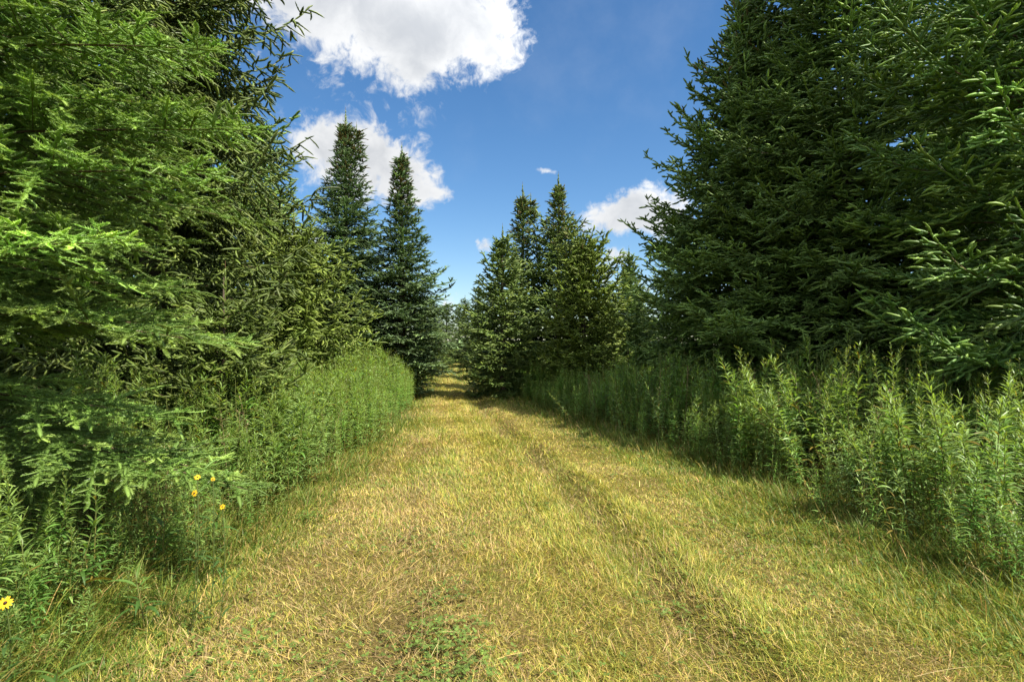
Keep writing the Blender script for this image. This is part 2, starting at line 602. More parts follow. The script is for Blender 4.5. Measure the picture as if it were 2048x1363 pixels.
def build_grass():
    pal = np.stack([STRAW * 1.2, TAN * 1.2, YEL * 1.25, GRN * 1.25, SOIL * 1.4])
    b = Bag()
    for (d0, d1, rows) in [(1.65, 10, 2), (10, 62, 1)]:
        x, d = sample_band(d0, d1, 17000, 1.15)
        keep = (x > XL(d) - .45) & (x < XR(d) + .5) & in_view(x, d, .3)
        W = track_weights(x, d)
        keep &= rng.random(len(x)) > W[:, 4] * 1.6
        x, d, W = x[keep], d[keep], W[keep]
        n = len(x)
        W[:, 4] *= .25
        W /= W.sum(-1, keepdims=True)
        tall = (.45 + 1.0 * fbm(x * 1.5, d * 1.5, 61, 3)) * (.7 + .8 * sstep(.42, .62, fbm((x - XRUT(d)) * 3.2 + 7, d * .12, 91, 3)))
        az = 2 * math.pi * vnoise(x * 1.3, d * 1.3, 64) + rng.normal(0, 1.5, n)
        L = np.interp(d, [1.7, 8, 20, 60], [.052, .055, .07, .10])
        w = np.interp(d, [1.7, 4, 10, 20, 60], [.0024, .0036, .008, .015, .04])
        blades(b, x, d, L * tall * rng.uniform(.35, 1.35, n), w * rng.uniform(.7, 1.4, n), rng.uniform(.3, 1.42, n), az, pick(W, pal), rows=rows)
    tag(b.obj("grass", [M_GRASS]), "short mown yellow green grass covering the track", None, None, 'stuff')

    # dry clippings lying in swaths on the track
    b = Bag()
    pal2 = np.stack([STRAW * 1.25, TAN * 1.2, TAN * .8, YEL * 1.0, SOIL * 2])
    x, d = sample_band(1.65, 17, 2600, 1.5)
    W = track_weights(x, d)
    keep = (x > XL(d) + .05) & (x < XR(d) - .5) & (rng.random(len(x)) < .08 + 1.2 * W[:, 1] + .5 * W[:, 4]) & in_view(x, d, .3)
    x, d = x[keep], d[keep]
    n = len(x)
    az = 2 * math.pi * fbm(x * .9, d * .9, 71, 2) * 2 + rng.normal(0, .8, n)
    w = np.interp(d, [1.7, 4, 10, 17], [.0022, .0032, .006, .010])
    blades(b, x, d, rng.uniform(.05, .14, n) * np.where(rng.random(n) < .12, 2.0, 1), w * rng.uniform(.7, 1.3, n), rng.uniform(1.05, 1.5, n), az,
           pick(np.full((n, 5), .2), pal2, .3), rows=4, curl=rng.uniform(.0, .65, n), z0=ground_h(x, d) + rng.uniform(.008, .045, n))
    tag(b.obj("dry_grass", [M_GRASS]), "dry tan grass clippings lying in swaths on the track", None, None, 'stuff')

    # longer green grass along both verges
    b = Bag()
    palv = np.stack([GRN * .9, DGR * 1.4, YEL * .8, STRAW * .9, GRN * 1.2])
    for side in (-1, 1):
        m = 40000
        d = 1.6 * np.exp(rng.random(m) * math.log(30 / 1.6))
        d = d[rng.random(m) < np.minimum(1, (d / 2.2) ** -.35)]
        n = len(d)
        if side < 0:
            off = rng.beta(1.5, 1.8, n) * 1.5 - .38
            x = XL(d) - off
            tall = .05 + .10 * sstep(-.35, .3, off) + .10 * sstep(4.5, 2.5, d) * sstep(0, .4, off)
        else:
            off = rng.beta(1.6, 1.5, n) * 2.0 - 1.15
            x = XR(d) + off
            tall = .045 + .10 * sstep(-1.1, .2, off)
        k = in_view(x, d, .4)
        x, d, tall = x[k], d[k], tall[k]
        n = len(x)
        W = np.tile(np.array([.4, .25, .15, .1, .2]), (n, 1))
        az = rng.normal(0 if side < 0 else math.pi, 1.3, n)
        w = np.interp(d, [1.6, 4, 10, 30], [.0036, .0052, .009, .02])
        blades(b, x, d, tall * rng.uniform(.5, 1.8, n), w * rng.uniform(.7, 1.5, n), rng.uniform(.1, .9, n), az, pick(W, palv), rows=3,
               curl=rng.uniform(.3, 1.8, n))
    tag(b.obj("verge_grass", [M_GRASS]), "longer green grass flopping over along both edges of the track", None, None, 'stuff')

    # clover and small broad leaves in the turf
    b = Bag()
    spots = [(-.36, 2.9, .13, 160), (-.30, 2.5, .17, 200), (-1.0, 2.5, .2, 90), (-.42, 3.4, .10, 50), (.15, 2.5, .3, 40), (-.9, 4.4, .3, 120), (1.75, 4.6, .4, 160), (-1.6, 2.6, .35, 220), (2.1, 3.6, .5, 200), (1.5, 7.6, .4, 120)]
    for _ in range(34):
        cd = rng.uniform(2.0, 7.5)
        spots.append((rng.uniform(XL(cd) + .1, XR(cd) - .1), cd, rng.uniform(.05, .16), int(rng.uniform(6, 30))))
    for (cx, cd, sp, n) in spots:
        x = rng.normal(cx, sp, n)
        d = rng.normal(cd, sp, n)
        z = ground_h(x, d) + rng.uniform(.02, .06, n)
        for k in range(3):
            az = rng.uniform(0, 6.28, n) if k == 0 else az + 2.1
            r = rng.uniform(.007, .013, n)
            c0 = np.stack([x, d, z], -1)
            h = np.stack([np.cos(az), np.sin(az), rng.uniform(-.3, .5, n)], -1)
            s = np.stack([-np.sin(az), np.cos(az), rng.uniform(-.25, .25, n)], -1)
            V = np.stack([c0, c0 + (h * .9 + s * .8) * r[:, None], c0 + h * 2 * r[:, None], c0 + (h * .9 - s * .8) * r[:, None]], 1)
            col = np.array([.13, .20, .042]) * np.exp(rng.normal(0, .25, (n, 1)))
            b.add(V.reshape(-1, 3), np.arange(n * 4).reshape(n, 4), np.repeat(col, 4, 0))
    tag(b.obj("clover", [M_LEAF]), "patches of small green clover leaves in the mown track", None, None, 'stuff')


build_grass()

# ------------------------------------------------------------------ conifers
#          shoot   side   sub    needles  length  width
LOD = [dict(sl=.100, ds=.080, sub=.062, n=64, nl=.0230, nw=.0036, rc=.0050, k=4),
       dict(sl=.115, ds=.115, sub=.092, n=32, nl=.0225, nw=.0050, rc=.0095, k=5),
       dict(sl=.145, ds=.150, sub=.125, n=20, nl=.0270, nw=.0085, rc=.0140, k=4),
       dict(sl=.165, ds=.170, sub=.145, n=14, nl=.0330, nw=.0140, rc=.0175, k=4),
       dict(sl=.230, ds=.240, sub=.210, n=8, nl=.0500, nw=.0280, rc=.0280, k=3)]


def gen_branch(L, rise, lod, sp):
    """shoots and wood of one bough in its own frame: x outward, y sideways, z up"""
    q = LOD[lod]
    bare, ratio, ang, droop, tip, hang = sp['bare'], sp['ratio'], sp['ang'], sp['droop'], sp['tip'], sp['hang']
    bend = rng.normal(0, .10)

    def axis(s):
        u = s / L
        x = s * math.cos(rise)
        z = s * math.sin(rise) - droop * L * u ** 2 + tip * L * np.maximum(0, u - .55) ** 2 * 2.2
        return np.stack([x, bend * L * u ** 2, z], -1)

    sb = bare * L
    ns = max(3, int((L - sb) / (q['ds'] * .55)))
    s = np.linspace(sb, L * .985, ns) + rng.normal(0, q['ds'] * .2, ns)
    s = np.clip(s, sb * .8, L)
    base = axis(s)
    T = norm(axis(s + .01) - base)
    sg = np.where(np.arange(ns) % 2 == 0, 1., -1.)
    u = (s - sb) / (L - sb)
    ls = ratio * L * np.minimum(u * 2.6 + .25, (1 - u) * .95 + .10) * rng.uniform(.65, 1.15, ns)
    ls = np.maximum(ls, q['sl'] * 1.0)
    a = ang + rng.normal(0, .13, ns)
    Y = np.array([0, 1., 0])
    Dv = norm(T * np.cos(a)[:, None] + Y * (sg * np.sin(a))[:, None] + np.array([0, 0, 1.]) * rng.normal(sp['vert'] * .3, sp['vert'], ns)[:, None] - np.array([0, 0, 1.]) * hang * .35)
    P, D, l, age = [], [], [], []

    def sidepos(t):   # (ns, k)
        sag = -(.12 + .5 * hang) * t ** 2 / np.maximum(ls, .05)[:, None]
        p = base[:, None] + Dv[:, None] * t[..., None]
        p[..., 2] += sag
        return p

    # along the side twigs
    mj = int(ls.max() / q['sl']) + 1
    t = np.arange(mj)[None] * q['sl'] * .92 + rng.uniform(0, .3, (ns, 1)) * q['sl']
    ok = t < ls[:, None]
    p = sidepos(t)
    dn = norm(sidepos(t + .02) - p)
    P.append(p[ok])
    D.append(dn[ok])
    l.append(np.full(ok.sum(), q['sl'] * 1.12))
    age.append((t / ls[:, None])[ok])
    # sub-shoots left and right of the side twigs
    mk = int(ls.max() / (q['sub'] * .5)) + 1
    t = (np.arange(mk)[None] + .6) * q['sub'] * .5 + rng.normal(0, .1, (ns, mk)) * q['sub']
    ok = (t < ls[:, None] * 1.0) & (t > 0)
    p = sidepos(t)
    dn = norm(sidepos(t + .02) - p)
    sd = norm(np.cross(dn, np.array([0, 0, 1.])))
    sg2 = np.where(np.arange(mk) % 2 == 0, 1., -1.)[None, :, None]
    a2 = rng.normal(.85, .15, (ns, mk))[..., None]
    up = rng.normal(.12, sp['vert'] * 1.3, (ns, mk))[..., None] - hang * rng.uniform(.4, 1.4, (ns, mk))[..., None]
    d2 = norm(dn * np.cos(a2) + sd * sg2 * np.sin(a2) + np.array([0, 0, 1.]) * up)
    P.append(p[ok])
    D.append(d2[ok])
    l.append((q['sl'] * rng.uniform(.7, 1.25, (ns, mk)) * (1.15 - .55 * t / ls[:, None]) * (1 + 1.1 * hang))[ok])
    age.append((t / ls[:, None])[ok])
    # along the main axis
    t = np.arange(sb, L, q['sl'] * .9)
    p = axis(t)
    P.append(p)
    D.append(norm(axis(t + .02) - p))
    l.append(np.full(len(t), q['sl'] * 1.15))
    age.append(np.clip((t - sb) / (L - sb), 0, 1) ** 2)
    # wood
    k = max(4, int(L / .18))
    ss = np.linspace(0, L, k + 1)
    ax = axis(ss)
    r = sp.get('wood', 1) * (.004 + .011 * L) * (1 - ss / L * .88)
    wood = [(ax[:-1], ax[1:], r[:-1], r[1:])]
    if lod <= 2:
        wood.append((base, sidepos(ls[:, None] * .8)[:, 0], np.full(ns, .0028), np.full(ns, .0015)))
    return np.concatenate(P), np.concatenate(D), np.concatenate(l), np.concatenate(age), wood


def needles(bag, P, D, l, col, lod, flat):
    q = dict(LOD[lod])
    if flat and lod < 3:
        q['n'] = (72, 52, 34)[lod]
        q['rc'] = (.0055, .007, .009)[lod]
    N, n = len(P), q['n']
    if N == 0:
        return
    up = np.array([0, 0, 1.])
    Sv = np.cross(D, up)
    bad = np.linalg.norm(Sv, axis=-1) < .15
    Sv[bad] = np.cross(D[bad], np.array([1., 0, 0]))
    Sv = norm(Sv)
    U = np.cross(Sv, D)
    t = (np.arange(n)[None] + rng.random((N, n))) / n
    if flat:
        ph = np.where(rng.random((N, n)) < .5, 0., math.pi) + rng.normal(0, .5, (N, n))
        ph = np.where(rng.random((N, n)) < .28, rng.uniform(.4, 2.7, (N, n)), ph)
        th = rng.normal(1.12, .15, (N, n))
    else:
        ph = rng.uniform(-.6, math.pi + .6, (N, n))
        ph = np.where(rng.random((N, n)) < .25, rng.uniform(0, 6.28, (N, n)), ph)
        th = rng.normal(.95, .18, (N, n))
    th = th * (1 - .6 * t ** 3)
    rad = Sv[:, None] * np.cos(ph)[..., None] + U[:, None] * np.sin(ph)[..., None]
    nd = D[:, None] * np.cos(th)[..., None] + rad * np.sin(th)[..., None]
    B = P[:, None] + D[:, None] * (t * l[:, None])[..., None]
    ln = q['nl'] * rng.uniform(.75, 1.2, (N, n)) * (1 - .3 * t)
    w = norm(np.cross(nd, rad + rng.normal(0, .5, (N, n, 3)))) * (q['nw'] * .5)
    V = np.stack([B - w, B + w, B + nd * ln[..., None]], 2)
    # the body of the shoot: its close set inner needles
    kk = q['k']
    ring_t = np.array([0, .16, .5, .84, 1.02])
    ring_r = np.array([.45, .95, 1, .78, .12]) * q['rc']
    fw, ft = (1.5, .42) if flat else (1.15, 1.0)
    an = np.arange(kk) * 2 * math.pi / kk + .4
    rv = Sv[:, None] * np.cos(an)[None, :, None] * fw + U[:, None] * np.sin(an)[None, :, None] * ft
    bend_v = rng.normal(0, .008, (N, 1, 1, 3)) * (np.sin(ring_t * 3.1) * l[:, None] * 8)[:, :, None, None]
    body = P[:, None, None] + D[:, None, None] * (ring_t[None] * l[:, None])[:, :, None, None] + rv[:, None] * (ring_r[None] * rng.uniform(.75, 1.2, (N, 1)))[:, :, None, None] + bend_v
    ii = (np.arange(4) * kk)[:, None]
    ka = np.arange(kk)[None]
    bq = np.stack([ii + ka, ii + (ka + 1) % kk, ii + kk + (ka + 1) % kk, ii + kk + ka], -1).reshape(-1, 4)
    bag.add(body.reshape(-1, 3), ((np.arange(N) * 5 * kk)[:, None, None] + bq[None]).reshape(-1, 4), np.repeat(col * .88, 5 * kk, 0), 0)
    c = np.repeat(col, n, 0) * np.exp(rng.normal(0, .14, (N * n, 1)))
    bag.add(V.reshape(-1, 3), np.arange(N * n * 3).reshape(-1, 3), np.repeat(c, 3, 0), 0)


SPRUCE = dict(bare=.16, ratio=.40, ang=.92, droop=.22, tip=.50, hang=.0, flat=False, vert=.30, wood=.6)
NORWAY = dict(bare=.16, ratio=.34, ang=.95, droop=.24, tip=.75, hang=.50, flat=False, vert=.28, wood=.6)
FIR = dict(bare=.16, ratio=.44, ang=.90, droop=.16, tip=.30, hang=.0, flat=True, vert=.20, wood=.6)


def lod_of(p, least):
    d = p[1]
    r = float(np.linalg.norm(p - np.array([0, 0, EYE])))
    if d < .4 or abs(p[0]) > .95 * d + 1.1 or abs(p[2] - EYE) > .64 * d + 1.0:
        return 4
    k = 0 if r < 3.6 else 1 if r < 7.2 else 2 if r < 12.5 else 3 if r < 30 else 4
    return max(k, least)


def conifer(name, label, cat, x, d, H, prof, sp, old, new, z0=.35, whorl=.30, per=8, rise0=-8, rise1=52, group=None, trunk_r=None,
            brown_top=0., twin=None, least=0, jitter=.16, lean=0.0, mat=None, dead=0, skip=None, leader=True, tipmix=.8, extra=()):
    """prof: (height share, radius in metres) from the foot to the top"""
    base = np.array([x, d, float(ground_h(x, d)) - .03])
    root = empty(name, base)
    tag(root, label, cat, group)
    old, new = np.array(old), np.array(new)
    pu, pr = [p[0] for p in prof], [p[1] for p in prof]
    crown, spike, tb = Bag(), Bag(), Bag()
    bark = np.array([.12, .095, .07])
    trunk_r = trunk_r or H * .013 + .02
    # trunk
    zz = np.linspace(0, H * .985, 22)
    wob = np.stack([.02 * np.sin(zz * 1.3 + x), .02 * np.cos(zz * 1.1 + d), zz * 0], -1)
    pts = np.stack([lean * zz, zz * 0, zz], -1) + wob * (zz / H)[:, None]
    rad = trunk_r * (1 - zz / H) ** .8 + .006
    rad[0] *= 1.35
    curve_tube(tb, pts, rad, bark, 0, 10)
    if twin:
        tx, tz = twin
        z2 = np.linspace(tz[0], tz[1], 6)
        curve_tube(tb, np.stack([lean * z2 + tx * sstep(tz[0], tz[0] + .5, z2), z2 * 0, z2], -1), np.linspace(.025, .006, 6), bark, 0, 6)
    acc = {k: [[], [], [], []] for k in range(5)}
    acc_sp = {k: [[], [], [], []] for k in range(5)}
    wood = []

    def place(z, az, L, rise, ox=0.0, fac=1.0):
        ca, sa = math.cos(az), math.sin(az)
        o = np.array([lean * z + ox, 0, z])
        tipw = base + o + np.array([ca, sa, 0]) * L * .8
        midw = base + o + np.array([ca, sa, 0]) * L * .4
        if skip is not None and skip(tipw, z, az):
            return
        k = min(lod_of(tipw, least), lod_of(midw, least))
        P, D, l, age, wd = gen_branch(L, rise, k, sp)
        M = np.array([[ca, -sa, 0], [sa, ca, 0], [0, 0, 1]])
        P = P @ M.T + o
        D = D @ M.T
        keep = P[:, 2] > .06
        top = max(0, (z / H - .62) / .38) * brown_top
        mixf = np.clip(age ** 1.6 * tipmix * rng.uniform(.3, 1.25) + rng.normal(0, .12, len(P)), 0, 1)[:, None]
        c = old * (1 - mixf) + new * mixf
        c = c * math.exp(rng.normal(0, .16)) * np.exp(rng.normal(0, .14, (len(P), 1)))
        bt = (rng.random(len(P)) < top)[:, None]
        c = np.where(bt, np.array([.17, .14, .045]) * np.exp(rng.normal(0, .2, (len(P), 1))), c)
        for lst, v in zip(acc[k], (P[keep], D[keep], l[keep] * fac, c[keep])):
            lst.append(v)
        for a, b_, ra, rb in wd:
            a, b_ = a @ M.T + o, b_ @ M.T + o
            m = (b_[:, 2] > .03) & (a[:, 2] > .03)
            wood.append((a[m], b_[m], np.broadcast_to(ra, len(m))[m], np.broadcast_to(rb, len(m))[m]))

    z = z0
    while z < H - .45:
        u = z / H
        rr = float(np.interp(u, pu, pr))
        nb = max(5, int(round(per * 1.2 * (.5 + .5 * min(1, rr / 1.2)))))
        a0 = rng.uniform(0, 6.28)
        for i in range(nb):
            az = a0 + i * 2 * math.pi / nb + rng.normal(0, .25)
            zz_ = z + rng.uniform(-.32, .32) * whorl
            L = rr * rng.uniform(1 - 2 * jitter, 1 + jitter) * (1 + .10 * math.sin(3 * az + z))
            rise = R(rise0 + (rise1 - rise0) * max(0, u) ** 1.3 + rng.normal(0, 5))
            place(zz_, az, max(L / max(.55, math.cos(rise)), .10), rise)
        if twin and twin[1][0] < z < twin[1][1] - .1:
            for i in range(4):
                place(z, rng.uniform(0, 6.28), rr * .6 + .05, R(35), ox=twin[0])
        z += whorl * (.65 + .5 * min(1, rr / 1.5))
    for (ez, eaz, eL, er) in extra:
        place(ez, R(eaz), eL, R(er))
    # leading shoot with its short side shoots
    if leader:
        tops = [(0.0, H)] + ([(twin[0], twin[1][1])] if twin else [])
        k = min(3, max(least, lod_of(base + np.array([0, 0, H]), least)))
        for ox, zt in tops:
            n = 26
            zs = np.linspace(zt - .95, zt - .12, n)
            az = rng.uniform(0, 6.28, n)
            el = np.linspace(.5, 1.1, n)
            P = np.stack([lean * zs + ox, zs * 0, zs], -1)
            D = np.stack([np.cos(az) * np.cos(el), np.sin(az) * np.cos(el), np.sin(el)], -1)
            l = np.linspace(.28, .06, n)
            P2 = np.stack([np.full(10, lean * zt + ox), np.zeros(10), np.linspace(zt - .8, zt - .02, 10)], -1)
            D2 = np.tile(np.array([[0.02, 0, 1.]]), (10, 1))
            cc = (old * .7 + new * .3) * np.ones((n + 10, 1))
            if brown_top:
                cc = cc * (1 - .4 * brown_top) + np.array([.13, .10, .035]) * .4 * brown_top
            needles(spike, np.concatenate([P, P2]), np.concatenate([D, D2]), np.concatenate([l, np.full(10, .09)]), cc, k, False)
            tubes(spike, [[lean * zt + ox, 0, zt - .9]], [[lean * zt + ox, 0, zt + .16]], .012, .004, np.array([.16, .10, .055]), 1)
    for k in range(5):
        if acc[k][0]:
            P, D, l, c = (np.concatenate(v) for v in acc[k])
            needles(crown, P, D, l, c, k, sp['flat'])
    if dead:
        n = dead
        zs = rng.uniform(.25, z0 + 1.2, n)
        az = rng.uniform(0, 6.28, n)
        L = rng.uniform(.4, 1.5, n)
        P0 = np.stack([lean * zs, zs * 0, zs], -1)
        dv = np.stack([np.cos(az), np.sin(az), rng.normal(-.1, .2, n)], -1)
        P1 = P0 + dv * L[:, None]
        wood.append((P0, P1, np.full(n, .011), np.full(n, .004)))
        for _ in range(4):
            f = rng.uniform(.35, .95, n)[:, None]
            a = P0 + (P1 - P0) * f
            dv2 = norm(dv + rng.normal(0, .6, (n, 3)))
            wood.append((a, a + dv2 * rng.uniform(.15, .5, n)[:, None], np.full(n, .004), np.full(n, .002)))
    a, b_, ra, rb = (np.concatenate(v) for v in zip(*wood))
    tubes(crown, a, b_, ra, rb, np.array([.13, .095, .06]), 1)
    m = mat or (M_FIR if sp['flat'] else M_NEEDLE)
    tb.obj("trunk", [M_BARK], root, True)
    co = crown.obj("crown", [m, M_BARK], root, True)
    if leader:
        spike.obj("leader_shoot", [m, M_BARK], co, True)
    return root


def copy_tree(o, parent=None):
    c = o.copy()
    link(c)
    c.parent = parent
    for ch in list(o.children):
        copy_tree(ch, c)
    return c


def X(px, d):
    return (px - 1024) / F_PX * d


# colours of the needles: older, newer
BRIGHT = ([.165, .285, .062], [.28, .39, .09])
OLIVE = ([.095, .145, .028], [.20, .25, .05])
YELLOW = ([.14, .205, .034], [.28, .35, .065])
DARK = ([.145, .24, .058], [.28, .41, .09])
BLUE = ([.165, .255, .115], [.27, .37, .15])
MID = ([.12, .19, .046], [.26, .33, .07])

conifer("fir_tree", "bright green fir filling the left edge, its flat boughs reaching over the weeds", "tree", -4.05, 3.55, 8.5,
        [(0, 1.25), (.1, 1.5), (.17, 1.8), (.3, 2.1), (.5, 1.8), (.75, 1.0), (1, .06)], FIR | dict(droop=.22, tip=.10, vert=.20, ratio=.46), *BRIGHT, z0=.42, whorl=.30, per=10, rise0=8, rise1=45, leader=False, trunk_r=.13, tipmix=1.0,
        extra=[(1.0, -2, 2.5, 0), (.95, 6, 2.3, 2), (1.62, -7, 2.4, 6), (1.7, 3, 2.35, 4), (2.35, -8, 2.45, 12), (2.6, -3, 2.4, 14), (3.1, -14, 2.3, 12)],
        skip=lambda p, z, az: p[1] < 2.75 and p[2] < 1.75)
conifer("spruce_tree", "tall olive green spruce with drooping twigs behind the bright near fir", "tree", -5.05, 8.0, 12.0,
        [(0, 1.3), (.1, 1.75), (.2, 2.15), (.3, 2.15), (.5, 1.75), (.75, .9), (1, .06)], NORWAY, *OLIVE, z0=.7, whorl=.32, per=10, rise0=-10, rise1=50, leader=False)
conifer("spruce_tree", "young spruce with a bare reddish leader, before the drooping olive spruce", "tree", X(450, 6.6), 6.6, 2.25,
        [(0, .95), (.2, 1.0), (.5, .75), (.75, .4), (1, .06)], SPRUCE, *OLIVE, z0=.15, whorl=.16, per=9, rise0=8, rise1=35, trunk_r=.03)
conifer("spruce_tree", "small yellow green spruce between the olive spruce and the two spired firs", "tree", -4.3, 11.2, 4.0,
        [(0, 1.7), (.2, 1.75), (.5, 1.4), (.8, .75), (1, .06)], NORWAY | dict(hang=.25), *YELLOW, z0=.2, whorl=.22, per=11, rise0=0, rise1=35)
conifer("fir_tree", "tallest spired fir left of the track, its brownish top forked in two", "tree", X(690, 17.5), 17.5, 8.6,
        [(0, 1.9), (.2, 1.95), (.4, 1.55), (.5, 1.25), (.68, .70), (.85, .22), (1, .0)], FIR, *BLUE, z0=.3, whorl=.22, per=13, brown_top=.5, twin=(.34, (6.6, 8.15)), rise1=45)
conifer("fir_tree", "slim spired bluish fir at the left edge of the track beside its taller twin", "tree", X(803, 16), 16.0, 7.05,
        [(0, .75), (.07, 1.0), (.16, 1.35), (.29, 1.45), (.47, 1.15), (.57, .74), (.78, .30), (.9, .10), (1, .0)], FIR, *BLUE, z0=.3, whorl=.22, per=13, brown_top=.5, rise1=45)
conifer("spruce_tree", "front left spruce of the clump right of the track, with a thin bare spike", "tree", X(1005, 16.4), 16.4, 4.9,
        [(0, .8), (.12, 1.15), (.25, 1.3), (.4, 1.15), (.65, .65), (.85, .22), (1, .0)], SPRUCE, *MID, z0=.3, whorl=.24, per=10, rise1=55)
conifer("spruce_tree", "spruce with a twin dark top standing at the back of the clump", "tree", X(1045, 19.2), 19.2, 6.85,
        [(0, 1.5), (.2, 1.5), (.5, .95), (.7, .42), (.85, .18), (1, .0)], SPRUCE, *MID, z0=.4, whorl=.26, per=10, twin=(.28, (5.6, 6.5)), brown_top=.3)
conifer("spruce_tree", "tallest spruce of the clump right of the track, its single spire standing clear", "tree", X(1117, 18.6), 18.6, 7.0,
        [(0, 1.6), (.25, 1.6), (.5, 1.2), (.7, .85), (.8, .24), (1, .0)], SPRUCE, *MID, z0=.4, whorl=.26, per=10, brown_top=.35)
conifer("spruce_tree", "broad yellow green spruce at the clump's right end with rusty dead twigs", "tree", X(1168, 15.2), 15.2, 4.35,
        [(0, 1.1), (.2, 1.2), (.5, 1.15), (.8, .62), (1, .0)], SPRUCE, *YELLOW, z0=.35, whorl=.22, per=11, rise0=0, rise1=60, brown_top=.08)
conifer("spruce_tree", "small far spruce showing its tip in the gap beside the big dark spruce", "tree", X(1258, 21), 21, 5.0,
        [(0, 1.7), (.3, 1.3), (.6, .7), (.8, .3), (1, .05)], SPRUCE, *MID, z0=.4, whorl=.26, per=9)
conifer("spruce_tree", "big dark green spruce right of the gap, its whole left outline against the sky", "tree", 4.85, 11.5, 8.8,
        [(0, 2.4), (.2, 2.45), (.36, 2.3), (.43, 2.05), (.55, 1.6), (.7, 1.1), (.87, .50), (1, .05)], SPRUCE, *DARK, z0=.6, whorl=.27, per=13, brown_top=.2, dead=40)
conifer("spruce_tree", "dark spruce with its bare trunk showing low down behind the tallest weeds", "tree", 6.05, 10.2, 11.5,
        [(0, 2.1), (.15, 2.5), (.43, 2.2), (.7, 1.3), (.87, .7), (1, .08)], SPRUCE, *DARK, z0=1.5, whorl=.28, per=12, dead=60, leader=False, trunk_r=.16)
conifer("spruce_tree", "large near spruce at the right edge with long light tipped boughs", "tree", 6.75, 7.0, 9.3,
        [(0, 2.5), (.15, 2.75), (.4, 2.45), (.6, 1.8), (.8, 1.0), (1, .08)], SPRUCE | dict(ratio=.36), [.105, .205, .045], [.28, .40, .075], z0=.55, whorl=.34, per=9, leader=False, rise0=-6, tipmix=1.0)
src = conifer("spruce_tree", "dark spruce standing behind the big dark spruce, deep in the right stand", "tree", 7.6, 15.0, 9.0,
              [(0, 2.4), (.2, 2.4), (.5, 1.8), (.8, .8), (1, .08)], SPRUCE, *DARK, z0=.7, whorl=.32, per=9)
src2 = conifer("fir_tree", "first fir past the slim spired one on the left of the far track", "tree", -4.4, 23.5, 5.0,
               [(0, 1.5), (.2, 1.5), (.5, 1.0), (.8, .4), (1, .06)], FIR, *MID, z0=.2, whorl=.26, per=9)

more = [(src, 9.6, 10.5, 1.15, "dark spruce at the right edge, half hidden behind the near light tipped one"),
        (src, 3.6, 17.5, .42, "shorter dark spruce low behind the big dark one, right of the clump"),
        (src, -7.4, 11.5, 1.2, "spruce filling the gap behind the drooping olive spruce"),
        (src, -7.0, 15.8, .85, "spruce seen low between the small yellow green one and the forked fir"),
        (src2, XR(25.5) + 1.0, 25.5, .85, "second spruce along the right side of the far track"),
        (src2, XR(31) + .9, 31, .95, "third conifer along the right side of the far track, its tip free"),
        (src2, X(930, 38), 38, .95, "conifer right of the track near its vanishing point"),
        (src2, X(868, 30), 30, .75, "second small conifer along the left side of the far track"),
        (src2, X(862, 38), 38, .9, "third small conifer along the left side of the far track"),
        (src, 6.6, 22.5, .75, "conifer in the distance seen past the right side of the small far spruce"),
        (src, 9.5, 19.0, .95, "dark spruce deep in the right stand, behind the bare trunked one"),
        (src, 13.2, 14.5, 1.1, "dark spruce deep in the right stand at the far right edge"),
        (src, -9.0, 8.6, 1.2, "dark spruce far back on the left behind the bright fir"),
        (src2, X(893, 47), 47, 1.0, "far conifer closing the end of the track"),
        (src2, X(845, 50), 50, 1.15, "far conifer left of the one closing the end of the track"),
        (src2, X(918, 52), 52, 1.05, "far conifer right of the one closing the end of the track"),
        (src2, X(955, 56), 56, 1.1, "far conifer behind the clump, seen through its left edge"),
        (src, X(1215, 27), 27, .5, "low conifer filling the gap behind the right end of the clump"),
        (src, X(1275, 29), 29, .5, "low conifer behind the small far spruce, left of the big dark one"),
        (src, X(1130, 31), 31, .5, "low conifer behind the middle of the clump"),
        (src, X(700, 29), 29, .6, "low conifer behind the two spired firs"),
        (src, X(620, 24), 24, .6, "low conifer behind the small yellow green spruce")]
for (s_, x, d, k, lab) in more:
    c = copy_tree(s_)
    c.location = (x, d, float(ground_h(x, d)))
    c.rotation_euler = (0, 0, rng.uniform(0, 6.28))
    c.scale = (k, k, k)
    c['label'] = lab


# ------------------------------------------------------------------ weeds
def leaf_strips(base, az, elev, length, width, droop, rows=4, cols=3, fold=.25, roll=None):
    n = len(az)
    prof = np.interp(np.linspace(0, 1, rows + 1), [0, .2, .45, .75, 1], [.22, .85, 1, .62, .05])
    h = np.stack([np.cos(az), np.sin(az), np.zeros(n)], -1)
    s = np.stack([-np.sin(az), np.cos(az), np.zeros(n)], -1)
    if roll is not None:
        s = s * np.cos(roll)[:, None] + np.array([0, 0, 1.]) * np.sin(roll)[:, None]
    p = base.copy()
    vs = []
    for r in range(rows + 1):
        t = r / rows
        w = (width * prof[r] * .5)[:, None]
        ang = elev - droop * t
        nrm = np.stack([-np.sin(ang) * np.cos(az), -np.sin(ang) * np.sin(az), np.cos(ang)], -1)
        if cols == 3:
            vs += [p - s * w + nrm * w * fold, p, p + s * w + nrm * w * fold]
        else:
            vs += [p - s * w, p + s * w]
        p = p + (length / rows)[:, None] * (np.cos(ang)[:, None] * h + np.sin(ang)[:, None] * np.array([0, 0, 1.]))
    V = np.stack(vs, 1)
    k = V.shape[1]
    q = []
    for r in range(rows):
        for c in range(cols - 1):
            a = r * cols + c
            q.append([a, a + 1, a + cols + 1, a + cols])
    Fq = (np.arange(n) * k)[:, None, None] + np.array(q)[None]
    return V.reshape(-1, 3), Fq.reshape(-1, 4), k


